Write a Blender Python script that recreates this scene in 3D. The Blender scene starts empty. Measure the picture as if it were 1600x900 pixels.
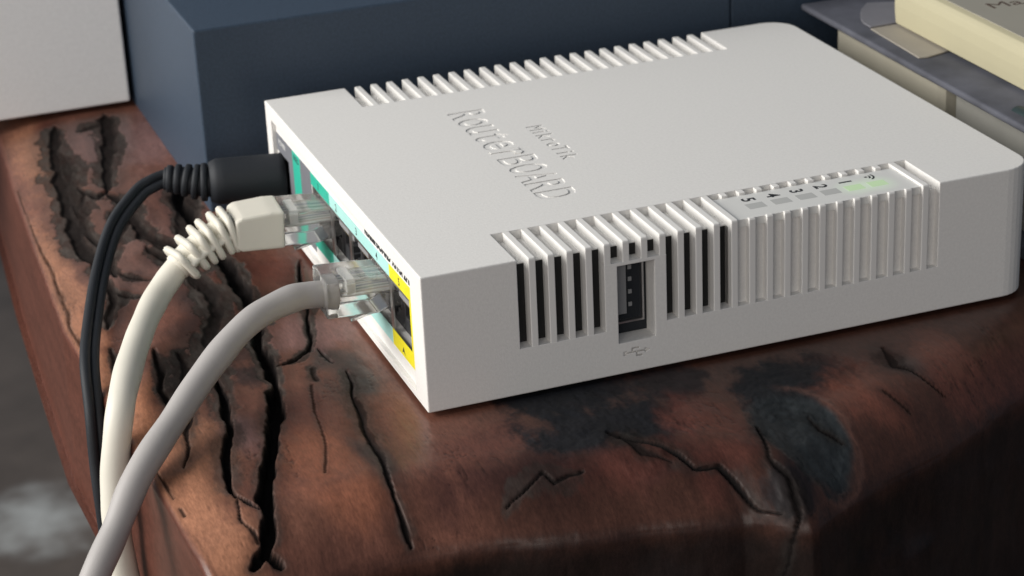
import bpy, bmesh, math, random
import numpy as np
from mathutils import Vector, Matrix, Quaternion

S = 0.001                                   # all builder dimensions are millimetres
scene = bpy.context.scene
COL = scene.collection

# ------------------------------------------------------------------ camera
YAW, PIT, ROL = 1.2342914421315299, -0.4107331279707881, -0.04716628138431379
CAM_POS = Vector((-116.3996, -386.4944, 201.9659)) * S
F_ = Vector((math.cos(PIT) * math.cos(YAW), math.cos(PIT) * math.sin(YAW), math.sin(PIT)))
R0 = F_.cross(Vector((0, 0, 1))).normalized()
U0 = R0.cross(F_)
R_ = R0 * math.cos(ROL) + U0 * math.sin(ROL)
U_ = U0 * math.cos(ROL) - R0 * math.sin(ROL)
cam = bpy.data.cameras.new('camera')
cam_ob = bpy.data.objects.new('camera', cam)
COL.objects.link(cam_ob)
m = Matrix((R_, U_, -F_)).transposed().to_4x4()
m.translation = CAM_POS
cam_ob.matrix_world = m
cam.sensor_width = 36.0
cam.lens = 3542.97 / 1600 * 36
cam.clip_start = 0.01
cam.clip_end = 50
cam.dof.use_dof = True
cam.dof.focus_distance = 0.452
cam.dof.aperture_fstop = 36
scene.camera = cam_ob

# ------------------------------------------------------------------ light
world = bpy.data.worlds.new('World')
scene.world = world
world.use_nodes = True
bg = world.node_tree.nodes['Background']
bg.inputs[0].default_value = (0.66, 0.80, 1.0, 1)
bg.inputs[1].default_value = 0.15

def area_light(name, loc, target, sx, sy, power, col):
    l = bpy.data.lights.new(name, 'AREA')
    l.shape = 'RECTANGLE'
    l.size, l.size_y = sx, sy
    l.energy = power
    l.color = col
    o = bpy.data.objects.new(name, l)
    COL.objects.link(o)
    o.location = loc
    d = Vector(target) - Vector(loc)
    o.rotation_euler = d.to_track_quat('-Z', 'Y').to_euler()
    return o

area_light('window_light', (-0.86, 0.27, 0.50), (0, 0.06, 0), 0.85, 0.75, 18.6, (1.0, 0.975, 0.93))
area_light('room_bounce', (-1.0, -1.35, 0.55), (0.0, 0, 0), 1.4, 1.0, 11.5, (1.0, 0.93, 0.86))

vs = scene.view_settings
vs.view_transform = 'Standard'
vs.look = 'None'
vs.exposure = 0.0
vs.gamma = 1.0
vs.use_curve_mapping = False

# ------------------------------------------------------------------ materials
def mat(name, col=(0.5, 0.5, 0.5), rough=0.5, metal=0.0, bump=0.0, bscale=800, var=0.0, vscale=30, bevel=0.0, spec=0.5,
        transm=0.0, ior=1.45, emit=None, estr=0.0, coat=0.0, sub=0.0):
    mt = bpy.data.materials.new(name)
    mt.use_nodes = True
    nt = mt.node_tree
    b = nt.nodes['Principled BSDF']
    b.inputs['Base Color'].default_value = (*col, 1)
    b.inputs['Roughness'].default_value = rough
    b.inputs['Metallic'].default_value = metal
    b.inputs['Specular IOR Level'].default_value = spec
    b.inputs['Transmission Weight'].default_value = transm
    b.inputs['IOR'].default_value = ior
    b.inputs['Coat Weight'].default_value = coat
    if sub:
        b.inputs['Subsurface Weight'].default_value = sub
        b.inputs['Subsurface Scale'].default_value = 0.002
    if emit:
        b.inputs['Emission Color'].default_value = (*emit, 1)
        b.inputs['Emission Strength'].default_value = estr
    tc = nt.nodes.new('ShaderNodeTexCoord')
    nrm = None
    if bevel:
        bv = nt.nodes.new('ShaderNodeBevel')
        bv.samples = 6
        bv.inputs['Radius'].default_value = bevel * S
        nrm = bv.outputs[0]
    if bump:
        n = nt.nodes.new('ShaderNodeTexNoise')
        n.inputs['Scale'].default_value = bscale
        n.inputs['Detail'].default_value = 3
        nt.links.new(tc.outputs['Object'], n.inputs['Vector'])
        bp = nt.nodes.new('ShaderNodeBump')
        bp.inputs['Strength'].default_value = bump
        bp.inputs['Distance'].default_value = 0.0004
        nt.links.new(n.outputs[0], bp.inputs['Height'])
        if nrm:
            nt.links.new(nrm, bp.inputs['Normal'])
        nrm = bp.outputs[0]
    if nrm:
        nt.links.new(nrm, b.inputs['Normal'])
    if var:
        n = nt.nodes.new('ShaderNodeTexNoise')
        n.inputs['Scale'].default_value = vscale
        n.inputs['Detail'].default_value = 5
        n.inputs['Roughness'].default_value = 0.6
        nt.links.new(tc.outputs['Object'], n.inputs['Vector'])
        r = nt.nodes.new('ShaderNodeMapRange')
        r.inputs['From Min'].default_value = 0.25
        r.inputs['From Max'].default_value = 0.75
        r.inputs['To Min'].default_value = 1 - var
        r.inputs['To Max'].default_value = 1 + var
        nt.links.new(n.outputs[0], r.inputs['Value'])
        mx = nt.nodes.new('ShaderNodeVectorMath')
        mx.operation = 'SCALE'
        mx.inputs[0].default_value = col
        nt.links.new(r.outputs[0], mx.inputs['Scale'])
        nt.links.new(mx.outputs[0], b.inputs['Base Color'])
    return mt

M = {
    'case': mat('white_plastic', (0.74, 0.725, 0.70), 0.55, bump=0.10, bscale=2600, var=0.055, vscale=1500, bevel=0.28, spec=0.35),
    'rib': mat('white_plastic_rib', (0.74, 0.725, 0.70), 0.55, bump=0.08, bscale=2600, spec=0.35),
    'dark': mat('dark_interior_shade', (0.012, 0.012, 0.012), 0.6),
    'black': mat('black_plastic', (0.010, 0.0125, 0.017), 0.65, bump=0.05, bscale=1500),
    'print': mat('black_print', (0.02, 0.022, 0.025), 0.6),
    'metal': mat('tinned_steel', (0.62, 0.61, 0.60), 0.32, metal=1.0, var=0.1, vscale=300),
    'grey_pl': mat('grey_plastic', (0.26, 0.26, 0.265), 0.5),
    'portgrey': mat('dark_grey_plastic', (0.045, 0.046, 0.05), 0.5),
    'gold': mat('gold_contact', (0.8, 0.6, 0.25), 0.3, metal=1.0),
    'teal': mat('green_print', (0.03, 0.42, 0.30), 0.45, var=0.05, vscale=400),
    'cyan': mat('pale_cyan_print', (0.40, 0.70, 0.66), 0.45, var=0.04, vscale=400),
    'yellow': mat('yellow_print', (0.80, 0.70, 0.02), 0.45, var=0.04, vscale=400),
    'sgrey': mat('slate_print', (0.16, 0.165, 0.185), 0.5, var=0.05, vscale=400),
    'ledoff': mat('led_window_unlit', (0.47, 0.47, 0.455), 0.5),
    'ledon': mat('led_window_lit', (0.56, 0.66, 0.47), 0.5, emit=(0.35, 0.85, 0.22), estr=0.15),
    'clear': mat('clear_plastic', (0.88, 0.88, 0.87), 0.08, transm=0.90, ior=1.42),
    'beige': mat('beige_pvc', (0.66, 0.63, 0.55), 0.5, bump=0.05, bscale=900, var=0.03, vscale=120, spec=0.4),
    'greyc': mat('grey_pvc', (0.37, 0.35, 0.34), 0.5, bump=0.05, bscale=900, var=0.03, vscale=120, spec=0.4),
    'wirew': mat('wire_white', (0.7, 0.7, 0.68), 0.5),
    'wireo': mat('wire_orange', (0.50, 0.44, 0.38), 0.5),
    'wireg': mat('wire_green', (0.36, 0.40, 0.37), 0.5),
    'wireb': mat('wire_blue', (0.36, 0.37, 0.42), 0.5),
    'wboxm': mat('white_box_paint', (0.88, 0.875, 0.865), 0.6, bump=0.05, bscale=2000, var=0.05, vscale=900),
    'navy': mat('blue_grey_plastic', (0.035, 0.054, 0.083), 0.5, bump=0.25, bscale=2500, var=0.22, vscale=1300),
    'cover': mat('dusty_cloth_cover', (0.085, 0.088, 0.108), 0.75, bump=0.2, bscale=2500, var=0.6, vscale=38),
    'page': mat('tan_pages', (0.31, 0.29, 0.235), 0.8, var=0.06, vscale=60),
    'page2': mat('grey_pages', (0.29, 0.285, 0.26), 0.8, var=0.1, vscale=60),
    'ycover': mat('cream_yellow_cover', (0.43, 0.395, 0.265), 0.6, bump=0.04, bscale=900, var=0.04, vscale=30),
    'ytop': mat('aged_cream_cover', (0.33, 0.31, 0.26), 0.65, var=0.06, vscale=40),
    'ink': mat('brown_ink', (0.09, 0.06, 0.045), 0.7),
    'slip': mat('tan_paper_slip', (0.33, 0.30, 0.255), 0.6, var=0.1, vscale=60),
    'flap': mat('grey_plastic_film', (0.22, 0.215, 0.235), 0.35, var=0.15, vscale=90),
    'cap': mat('dark_green_cloth', (0.018, 0.034, 0.036), 0.6),
    'rubber': mat('rubber', (0.03, 0.03, 0.03), 0.8),
}

# ------------------------------------------------------------------ helpers
def link(name, me, material=None, parent=None, smooth=False):
    o = bpy.data.objects.new(name, me)
    COL.objects.link(o)
    if material is not None:
        me.materials.clear()
        me.materials.append(material)
    if parent is not None:
        o.parent = parent
    if smooth:
        me.polygons.foreach_set('use_smooth', [True] * len(me.polygons))
    return o

def bm_mesh(bm, name='m'):
    bmesh.ops.recalc_face_normals(bm, faces=bm.faces)
    for v in bm.verts:
        v.co *= S
    me = bpy.data.meshes.new(name)
    bm.to_mesh(me)
    bm.free()
    return me

def box_bm(x0, x1, y0, y1, z0, z1, bev=0.0, seg=2, bm=None):
    own = bm is None
    if own:
        bm = bmesh.new()
    vs_ = [bm.verts.new((x, y, z)) for x in (x0, x1) for y in (y0, y1) for z in (z0, z1)]
    f = []
    for idx in ((0, 1, 3, 2), (4, 6, 7, 5), (0, 4, 5, 1), (2, 3, 7, 6), (0, 2, 6, 4), (1, 5, 7, 3)):
        f.append(bm.faces.new([vs_[i] for i in idx]))
    if bev:
        es = list({e for fc in f for e in fc.edges})
        bmesh.ops.bevel(bm, geom=es, offset=bev, segments=seg, affect='EDGES', profile=0.6)
    return bm

def box(name, x0, x1, y0, y1, z0, z1, material, parent=None, bev=0.0, seg=2):
    return link(name, bm_mesh(box_bm(x0, x1, y0, y1, z0, z1, bev, seg)), material, parent, smooth=False)

def prism_bm(poly, axis, a0, a1, bev=0.0, seg=2):
    """poly: 2D points in the plane perpendicular to axis (0:x -> (y,z), 1:y -> (x,z), 2:z -> (x,y))"""
    def P(p, a):
        return {0: (a, p[0], p[1]), 1: (p[0], a, p[1]), 2: (p[0], p[1], a)}[axis]
    bm = bmesh.new()
    A = [bm.verts.new(P(p, a0)) for p in poly]
    B = [bm.verts.new(P(p, a1)) for p in poly]
    n = len(poly)
    bm.faces.new(A)
    bm.faces.new(B[::-1])
    for i in range(n):
        bm.faces.new((A[i], A[(i + 1) % n], B[(i + 1) % n], B[i]))
    bmesh.ops.recalc_face_normals(bm, faces=bm.faces)
    if bev:
        bmesh.ops.bevel(bm, geom=list(bm.edges), offset=bev, segments=seg, affect='EDGES', profile=0.6)
    return bm

def catmull(pts, n=12):
    P = [Vector(p) for p in pts]
    P = [P[0] * 2 - P[1]] + P + [P[-1] * 2 - P[-2]]
    out = []
    for i in range(1, len(P) - 2):
        for k in range(n):
            t = k / n
            out.append(0.5 * ((2 * P[i]) + (P[i + 1] - P[i - 1]) * t + (2 * P[i - 1] - 5 * P[i] + 4 * P[i + 1] - P[i + 2]) * t * t
                              + (3 * P[i] - P[i - 1] - 3 * P[i + 1] + P[i + 2]) * t ** 3))
    out.append(P[-2])
    return out

def frames(path, up=Vector((0, 0, 1))):
    fr = []
    side = None
    for i, p in enumerate(path):
        a = path[max(0, i - 1)]
        b = path[min(len(path) - 1, i + 1)]
        t = (b - a).normalized()
        if side is None:
            side = t.cross(up).normalized()
        else:
            side = (side - t * side.dot(t)).normalized()
        fr.append((p, t, side, side.cross(t).normalized()))
    return fr

def tube_bm(path, radius, seg=20, bm=None, ry=None, cap=True):
    own = bm is None
    if own:
        bm = bmesh.new()
    rings = []
    n = len(path)
    for i, (p, t, s, u) in enumerate(frames(path)):
        r = radius(i / (n - 1)) if callable(radius) else radius
        k = (ry / radius) if ry else 1
        rings.append([bm.verts.new(p + s * math.cos(a) * r + u * math.sin(a) * r * k) for a in [2 * math.pi * j / seg for j in range(seg)]])
    for a, b in zip(rings, rings[1:]):
        for j in range(seg):
            bm.faces.new((a[j], a[(j + 1) % seg], b[(j + 1) % seg], b[j]))
    if cap:
        bm.faces.new(rings[0][::-1])
        bm.faces.new(rings[-1])
    return bm

def tube(name, path, radius, material, parent, seg=20):
    o = link(name, bm_mesh(tube_bm(path, radius, seg)), material, parent, smooth=True)
    return o

def ring_hole_bm(outer, inner, axis, a0, a1):
    """plate with a hole, extruded along axis"""
    bm = bmesh.new()
    def P(p, a):
        return {0: (a, p[0], p[1]), 1: (p[0], a, p[1]), 2: (p[0], p[1], a)}[axis]
    for a in (a0, a1):
        ed = []
        for loop in (outer, inner):
            v = [bm.verts.new(P(p, a)) for p in loop]
            ed += [bm.edges.new((v[i], v[(i + 1) % len(v)])) for i in range(len(v))]
        bmesh.ops.triangle_fill(bm, use_beauty=True, edges=ed)
    bm.verts.ensure_lookup_table()
    no, ni = len(outer), len(inner)
    h = no + ni
    vv = list(bm.verts)
    for base, n in ((0, no), (no, ni)):
        for i in range(n):
            j = (i + 1) % n
            bm.faces.new((vv[base + i], vv[base + j], vv[h + base + j], vv[h + base + i]))
    return bm

def text_mesh(s, size, extrude, offset=0.0, sx=1.0):
    cu = bpy.data.curves.new('t', 'FONT')
    cu.body = s
    cu.size = size
    cu.extrude = extrude
    cu.offset = offset
    cu.align_x = 'CENTER'
    cu.align_y = 'CENTER'
    cu.resolution_u = 3
    o = bpy.data.objects.new('t', cu)
    COL.objects.link(o)
    bpy.context.view_layer.update()
    me = bpy.data.meshes.new_from_object(o.evaluated_get(bpy.context.evaluated_depsgraph_get()))
    bpy.data.objects.remove(o)
    bpy.data.curves.remove(cu)
    if sx != 1.0:
        me.transform(Matrix.Diagonal((sx, 1, 1, 1)))
    return me

def text_size(me):
    c = np.empty(len(me.vertices) * 3)
    me.vertices.foreach_get('co', c)
    c = c.reshape(-1, 3)
    return c.min(0), c.max(0)

def fit_text(s, length, height, depth, offset=0.0):
    """text mesh in mm, centred, length along X, height along Y, from -depth to depth in Z"""
    me = text_mesh(s, 1.0, 0.1, offset)
    a, b = text_size(me)
    c = (a + b) / 2
    d = b - a
    if length is None:
        length = d[0] * height / d[1]
    me.transform(Matrix.Diagonal((length / d[0], height / d[1], depth / 0.1, 1)) @ Matrix.Translation((-c[0], -c[1], 0)))
    return me

def basis(right, up, origin):
    r, u = Vector(right), Vector(up)
    n = r.cross(u)
    mm = Matrix((r, u, n)).transposed().to_4x4()
    mm.translation = Vector(origin)
    return mm

def printed(name, s, length, height, right, up, origin, material, parent, depth=0.02, offset=0.0):
    me = fit_text(s, length, height, depth, offset)
    me.transform(Matrix.Scale(S, 4) @ basis(right, up, origin))
    return link(name, me, material, parent)

def empty(name, loc=(0, 0, 0)):
    o = bpy.data.objects.new(name, None)
    o.empty_display_size = 0.01
    COL.objects.link(o)
    o.location = loc
    return o

def tag(o, label=None, cat=None, group=None, kind=None):
    if label:
        o['label'] = label
    if cat:
        o['category'] = cat
    if group:
        o['group'] = group
    if kind:
        o['kind'] = kind
    return o

def cut(target, cutter_me, solver='EXACT'):
    c = bpy.data.objects.new('cutter', cutter_me)
    COL.objects.link(c)
    md = target.modifiers.new('b', 'BOOLEAN')
    md.operation = 'DIFFERENCE'
    md.object = c
    md.solver = solver
    bpy.context.view_layer.update()
    new = bpy.data.meshes.new_from_object(target.evaluated_get(bpy.context.evaluated_depsgraph_get()))
    target.modifiers.clear()
    old = target.data
    target.data = new
    bpy.data.meshes.remove(old)
    bpy.data.objects.remove(c)
    bpy.data.meshes.remove(cutter_me)

# ------------------------------------------------------------------ noise for the wood
def vnoise(x, y, seed):
    rng = np.random.RandomState(seed)
    L = rng.rand(256, 256)
    xi = np.floor(x).astype(int)
    yi = np.floor(y).astype(int)
    fx = x - xi
    fy = y - yi
    fx = fx * fx * (3 - 2 * fx)
    fy = fy * fy * (3 - 2 * fy)
    a = L[xi % 256, yi % 256]
    b = L[(xi + 1) % 256, yi % 256]
    c = L[xi % 256, (yi + 1) % 256]
    d = L[(xi + 1) % 256, (yi + 1) % 256]
    return (a * (1 - fx) + b * fx) * (1 - fy) + (c * (1 - fx) + d * fx) * fy

def fbm(x, y, scale, seed, octv=4, gain=0.5):
    t = 0
    amp = 1.0
    tot = 0
    for k in range(octv):
        t = t + amp * (vnoise(x / scale * 2 ** k + 37.1 * k, y / scale * 2 ** k + 11.7 * k, seed + k) - 0.5) * 2
        tot += amp
        amp *= gain
    return t / tot

# ------------------------------------------------------------------ wooden slab (the surface everything stands on)
HOLLOW = (64.8, -34.6, 9.5, 17.0)
YF = [(-60, -50.0), (-34.0, -38.3), (-25.4, -34.2), (-16.2, -33.0), (0.5, -35.8), (13.5, -39.6), (27.4, -42.0), (39.1, -45.3), (50.2, -46.9), (53.2, -56.9), (63.1, -50.7), (75.2, -45.1), (93.3, -38.5), (122.3, -22.9), (180, -8), (260, 5)]
XA = [(-90, -50.0), (-36.4, -52.0), (5.9, -54.1), (81.6, -57.5), (133.6, -55.6), (183.1, -53.4), (226.5, -50.8), (330, -46.0)]
FISSURES = [([(-16.0, 156.8), (-17.8, 145.7), (-19.4, 132.9), (-18.0, 101.3), (-18.4, 75.1), (-18.8, 64.4), (-22.4, 48.4), (-22.3, 39.9), (-23.5, 28.3)], 2.2, 2.6, 4.5, 1.5), ([(-23.5, 28.3), (-27.9, 13.6), (-33.0, -0.9), (-37.1, -14.5), (-40.2, -26.9), (-42.9, -33.9)], 2.9, 2.5, 6, 1.0), ([(-42.9, -33.6), (-44.5, -35.1), (-45.4, -36.4)], 1.8, 1.3, 4, 0.6), ([(-42.8, -34.3), (-42.0, -35.0), (-41.4, -36.3)], 1.2, 1.6, 4, 0.6), ([(-21.9, 36.3), (-18.7, 36.8), (-13.5, 41.3), (-11.3, 46.0), (-8.1, 60.8), (-4.1, 79.4), (-1.8, 89.9)], 1.0, 0.5, 2.5, 0.8), ([(-11.2, 41.6), (-10.9, 36.6), (-10.6, 33.7)], 0.7, 0.4, 1.5, 0.8), ([(-34.8, 36.4), (-35.4, 24.9), (-37.9, 12.5), (-41.2, 1.5), (-42.9, -9.7), (-42.6, -14.3)], 1.7, 1.1, 3.0, 1.8), ([(-42.6, -13.2), (-41.5, -16.7), (-40.2, -21.3)], 0.8, 0.8, 2, 0.6), ([(-42.8, -15.2), (-44.6, -22.4), (-43.8, -26.9), (-43.6, -31.4)], 0.4, 0.3, 1.2, 0.4), ([(-26.7, 97.1), (-25.8, 81.6), (-26.8, 69.1), (-31.1, 57.4), (-34.8, 37.0)], 2.2, 2.4, 1.5, 2.2), ([(-37.5, 215.2), (-41.1, 192.6), (-43.6, 168.7), (-45.6, 146.4), (-46.4, 128.2), (-45.5, 113.2)], 2.2, 2.8, 2.2, 2.2), ([(-39.6, 191.3), (-41.6, 165.0), (-43.7, 146.6), (-44.7, 130.4)], 3.0, 2.2, 1.2, 2.0), ([(-45.5, 113.2), (-45.2, 99.3), (-46.6, 85.8), (-50.0, 74.8)], 1.2, 1.8, 1.8, 1.4), ([(-23.0, 216.2), (-25.9, 194.3), (-31.4, 173.0), (-33.7, 157.7)], 3.0, 1.8, 1.8, 1.8), ([(-30.7, 205.9), (-26.6, 208.5), (-22.4, 208.7)], 2.2, 2.2, 0.8, 2.6), ([(-33.7, 157.7), (-37.1, 153.7), (-39.4, 159.2), (-40.4, 164.1)], 1.6, 1.4, 2, 1.2), ([(-34.1, 155.9), (-31.1, 144.5), (-31.7, 135.2), (-31.9, 122.4), (-28.2, 116.0), (-25.4, 112.0)], 2.0, 2.4, 1.8, 1.8), ([(-31.7, 135.2), (-36.3, 128.3), (-41.7, 113.8), (-42.5, 100.6)], 1.4, 1.6, 1.6, 1.4), ([(-39.4, 159.2), (-43.4, 148.3), (-44.1, 133.7), (-42.1, 121.2)], 1.2, 1.4, 1.5, 1.2), ([(-41.9, 103.6), (-39.3, 98.5), (-36.4, 95.2)], 0.8, 0.7, 1.2, 1.0), ([(-45.0, 94.2), (-42.7, 87.7), (-39.6, 85.7)], 1.2, 0.8, 1.2, 1.0), ([(-33.2, 115.9), (-30.1, 107.3), (-27.1, 99.0), (-27.7, 86.0)], 1.8, 1.6, 1.2, 1.8), ([(-43.2, 58.0), (-43.6, 47.1), (-45.9, 39.3), (-46.2, 30.5)], 1.5, 1.0, 2.2, 0.9), ([(-39.0, 53.9), (-39.8, 43.2), (-42.6, 35.7), (-42.6, 24.1)], 1.6, 1.4, 1.4, 1.4), ([(-41.8, 27.4), (-45.2, 17.3), (-46.2, 9.7), (-49.1, 2.8)], 1.0, 0.4, 1.4, 1.2), ([(-51.5, 64.4), (-51.5, 57.4), (-52.5, 51.4)], 0.8, 0.6, 1.2, 0.6), ([(-9.1, 29.5), (-10.1, 20.6), (-11.7, 6.0), (-14.2, -12.1), (-15.2, -24.8), (-15.2, -28.5), (-15.5, -35.6)], 0.5, 0.7, 1.8, 1.6), ([(-10.2, 15.4), (-12.5, 0.2), (-14.5, -16.4)], 1.3, 1.3, 0.8, 1.3), ([(-14.7, 32.2), (-15.2, 28.4), (-15.1, 26.9)], 1.3, 1.0, 1.0, 0.8), ([(-16.7, 25.0), (-20.0, 12.4), (-21.5, 0.8), (-24.9, -12.8)], 0.3, 0.3, 0.5, 0.3), ([(32.2, -23.8), (37.4, -29.0), (39.5, -34.0), (40.7, -37.3), (45.2, -37.9), (47.0, -45.4), (48.5, -49.9), (51.3, -52.8)], 1.1, 0.4, 2.0, 1.8), ([(30.5, -21.2), (33.1, -25.4), (33.9, -31.0), (37.0, -34.7)], 2.0, 1.4, 0.8, 2.0), ([(20.6, -31.0), (15.0, -31.8), (13.4, -28.8), (4.0, -33.1)], 0.8, 0.2, 1.2, 3.2), ([(56.7, -30.3), (53.6, -42.1), (55.0, -47.3), (53.8, -56.7)], 0.6, 0.9, 1.4, 1.4), ([(53.8, -56.7), (52.2, -65.4), (50.1, -75.4)], 0.5, 0.4, 1.2, 0.8), ([(69.3, -28.8), (69.7, -34.1), (71.7, -39.4)], 0.5, 0.4, 1.0, 0.8), ([(95.7, -9.3), (94.2, -18.6), (96.4, -21.1)], 1.6, 1.2, 0.5, 1.6), ([(96.4, -21.1), (98.2, -25.6), (99.8, -29.2)], 0.5, 0.3, 0.7, 0.5), ([(87.3, -27.1), (89.5, -33.4)], 0.3, 0.2, 0.4, 0.8), ([(38.7, -32.1), (36.2, -28.5), (31.8, -24.5)], 0.7, 0.5, 1.0, 0.8), ([(-54.9, 173.5), (-56.2, 130.3), (-56.1, 109.3), (-57.4, 78.6), (-56.6, 61.8)], 0.35, 0.3, 0.7, 0.3), ([(-54.1, 5.9), (-53.3, -0.9), (-53.0, -7.1)], 0.35, 0.3, 0.7, 0.3), ([(-52.8, -11.4), (-52.6, -14.4)], 0.7, 0.4, 0.7, 0.3), ([(-16.3, 148.9), (-19.4, 133.8), (-22.7, 110.2)], 4.6, 3.6, 1.2, 1.2), ([(-40.5, 186.4), (-42.3, 161.4), (-44.0, 140.6)], 4.0, 3.6, 0.8, 2.2), ([(-31.0, 117.5), (-28.0, 112.8), (-25.4, 108.5)], 3.2, 3.0, 0.8, 2.0), ([(-36.4, 142.4), (-35.3, 134.7), (-33.9, 130.7)], 2.0, 2.4, 0.8, 1.6)]
ZONES = [(-40.2, 99.9, 10, 16, 'pink', 0.7, 0), (-44.3, 53.1, 9, 16, 'pink', 0.5, 0), (-33.5, 192.7, 12, 20, 'mauve_sheen', 0.6, 0), (-19.9, 191.2, 12, 20, 'mauve_sheen', 0.9, 0), (-31.9, 121.5, 12, 14, 'pink', 0.8, 0), (-55.2, 84.0, 5, 60, 'orange', 0.9, 0), (-45.8, 191.3, 7, 40, 'orange', 0.9, 0), (-39.3, 214.2, 4, 9, 'red', 0.8, 0), (-53.2, 30.7, 7, 30, 'orange', 0.9, 0), (-51.5, -13.8, 9, 20, 'orange', 1.0, 0), (-43.8, 7.9, 7, 16, 'orange', 0.9, 0), (-49.4, -30.4, 8, 12, 'orange', 0.8, 0), (-6.8, 87.3, 11, 12, 'red', 0.8, 0), (-12.3, 50.8, 9, 10, 'mauve_sheen', 0.8, 0), (-35.7, 8.8, 4, 12, 'mauve_sheen', 0.9, 0), (-28.7, 34.1, 5, 8, 'bark', 0.9, 0), (-27.0, 48.9, 6, 9, 'bark', 0.7, 0), (-30.0, 78.4, 6, 10, 'dusk', 0.7, 0), (-31.7, 52.9, 5, 9, 'dusk', 0.6, 0), (-41.4, 40.9, 4, 9, 'dusk', 0.5, 0), (-24.8, -8.2, 11, 14, 'rust', 0.85, 0), (-25.3, -22.8, 12, 8, 'rust', 0.95, 0), (-21.1, 14.2, 9, 9, 'red', 0.5, 0), (-34.5, -24.9, 8, 8, 'tan', 0.7, 0), (-9.7, -9.5, 9, 10, 'tan', 0.7, 0), (-8.3, 21.0, 7, 10, 'dusk', 0.9, 0), (-9.6, 35.3, 6, 7, 'dusk', 0.8, 0), (-6.0, 47.8, 8, 8, 'mauve_sheen', 0.7, 0), (-14.7, -13.0, 2.5, 16, 'dusk', 0.8, -0.15), (3.9, -15.8, 14, 10, 'red', 0.7, 0), (7.5, -26.6, 22, 8, 'darkred', 0.8, 0), (32.7, -17.4, 20, 14, 'char', 0.98, 0), (30.1, -3.7, 14, 10, 'char', 0.9, 0), (34.3, -29.5, 9, 9, 'char', 0.7, 0), (26.4, 1.3, 11, 10, 'char', 0.85, 0), (49.9, -6.6, 12, 9, 'char', 0.8, 0), (31.8, -31.9, 15, 6, 'red', 0.9, 0), (48.6, -21.9, 7, 11, 'red', 0.8, 0), (46.3, -38.4, 8, 8, 'red', 0.7, 0), (66.1, -17.5, 9, 16, 'char', 0.95, 0), (74.5, -15.1, 14, 11, 'char', 0.95, 0), (55.8, -47.9, 7, 9, 'char', 0.8, 0), (79.7, -27.1, 6, 10, 'redor', 0.9, 0), (85.8, -23.7, 9, 14, 'redor', 0.6, 0), (104.9, -18.6, 12, 12, 'redor', 0.7, 0), (97.2, -19.2, 4, 6, 'dusk', 0.8, 0), (111.7, -25.2, 15, 10, 'red', 0.6, 0)]


def ip(v, table):
    t = np.array(table)
    return np.interp(v, t[:, 0], t[:, 1])

def sm(a, b, v):
    t = np.clip((v - a) / (b - a), 0, 1)
    return t * t * (3 - 2 * t)

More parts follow.
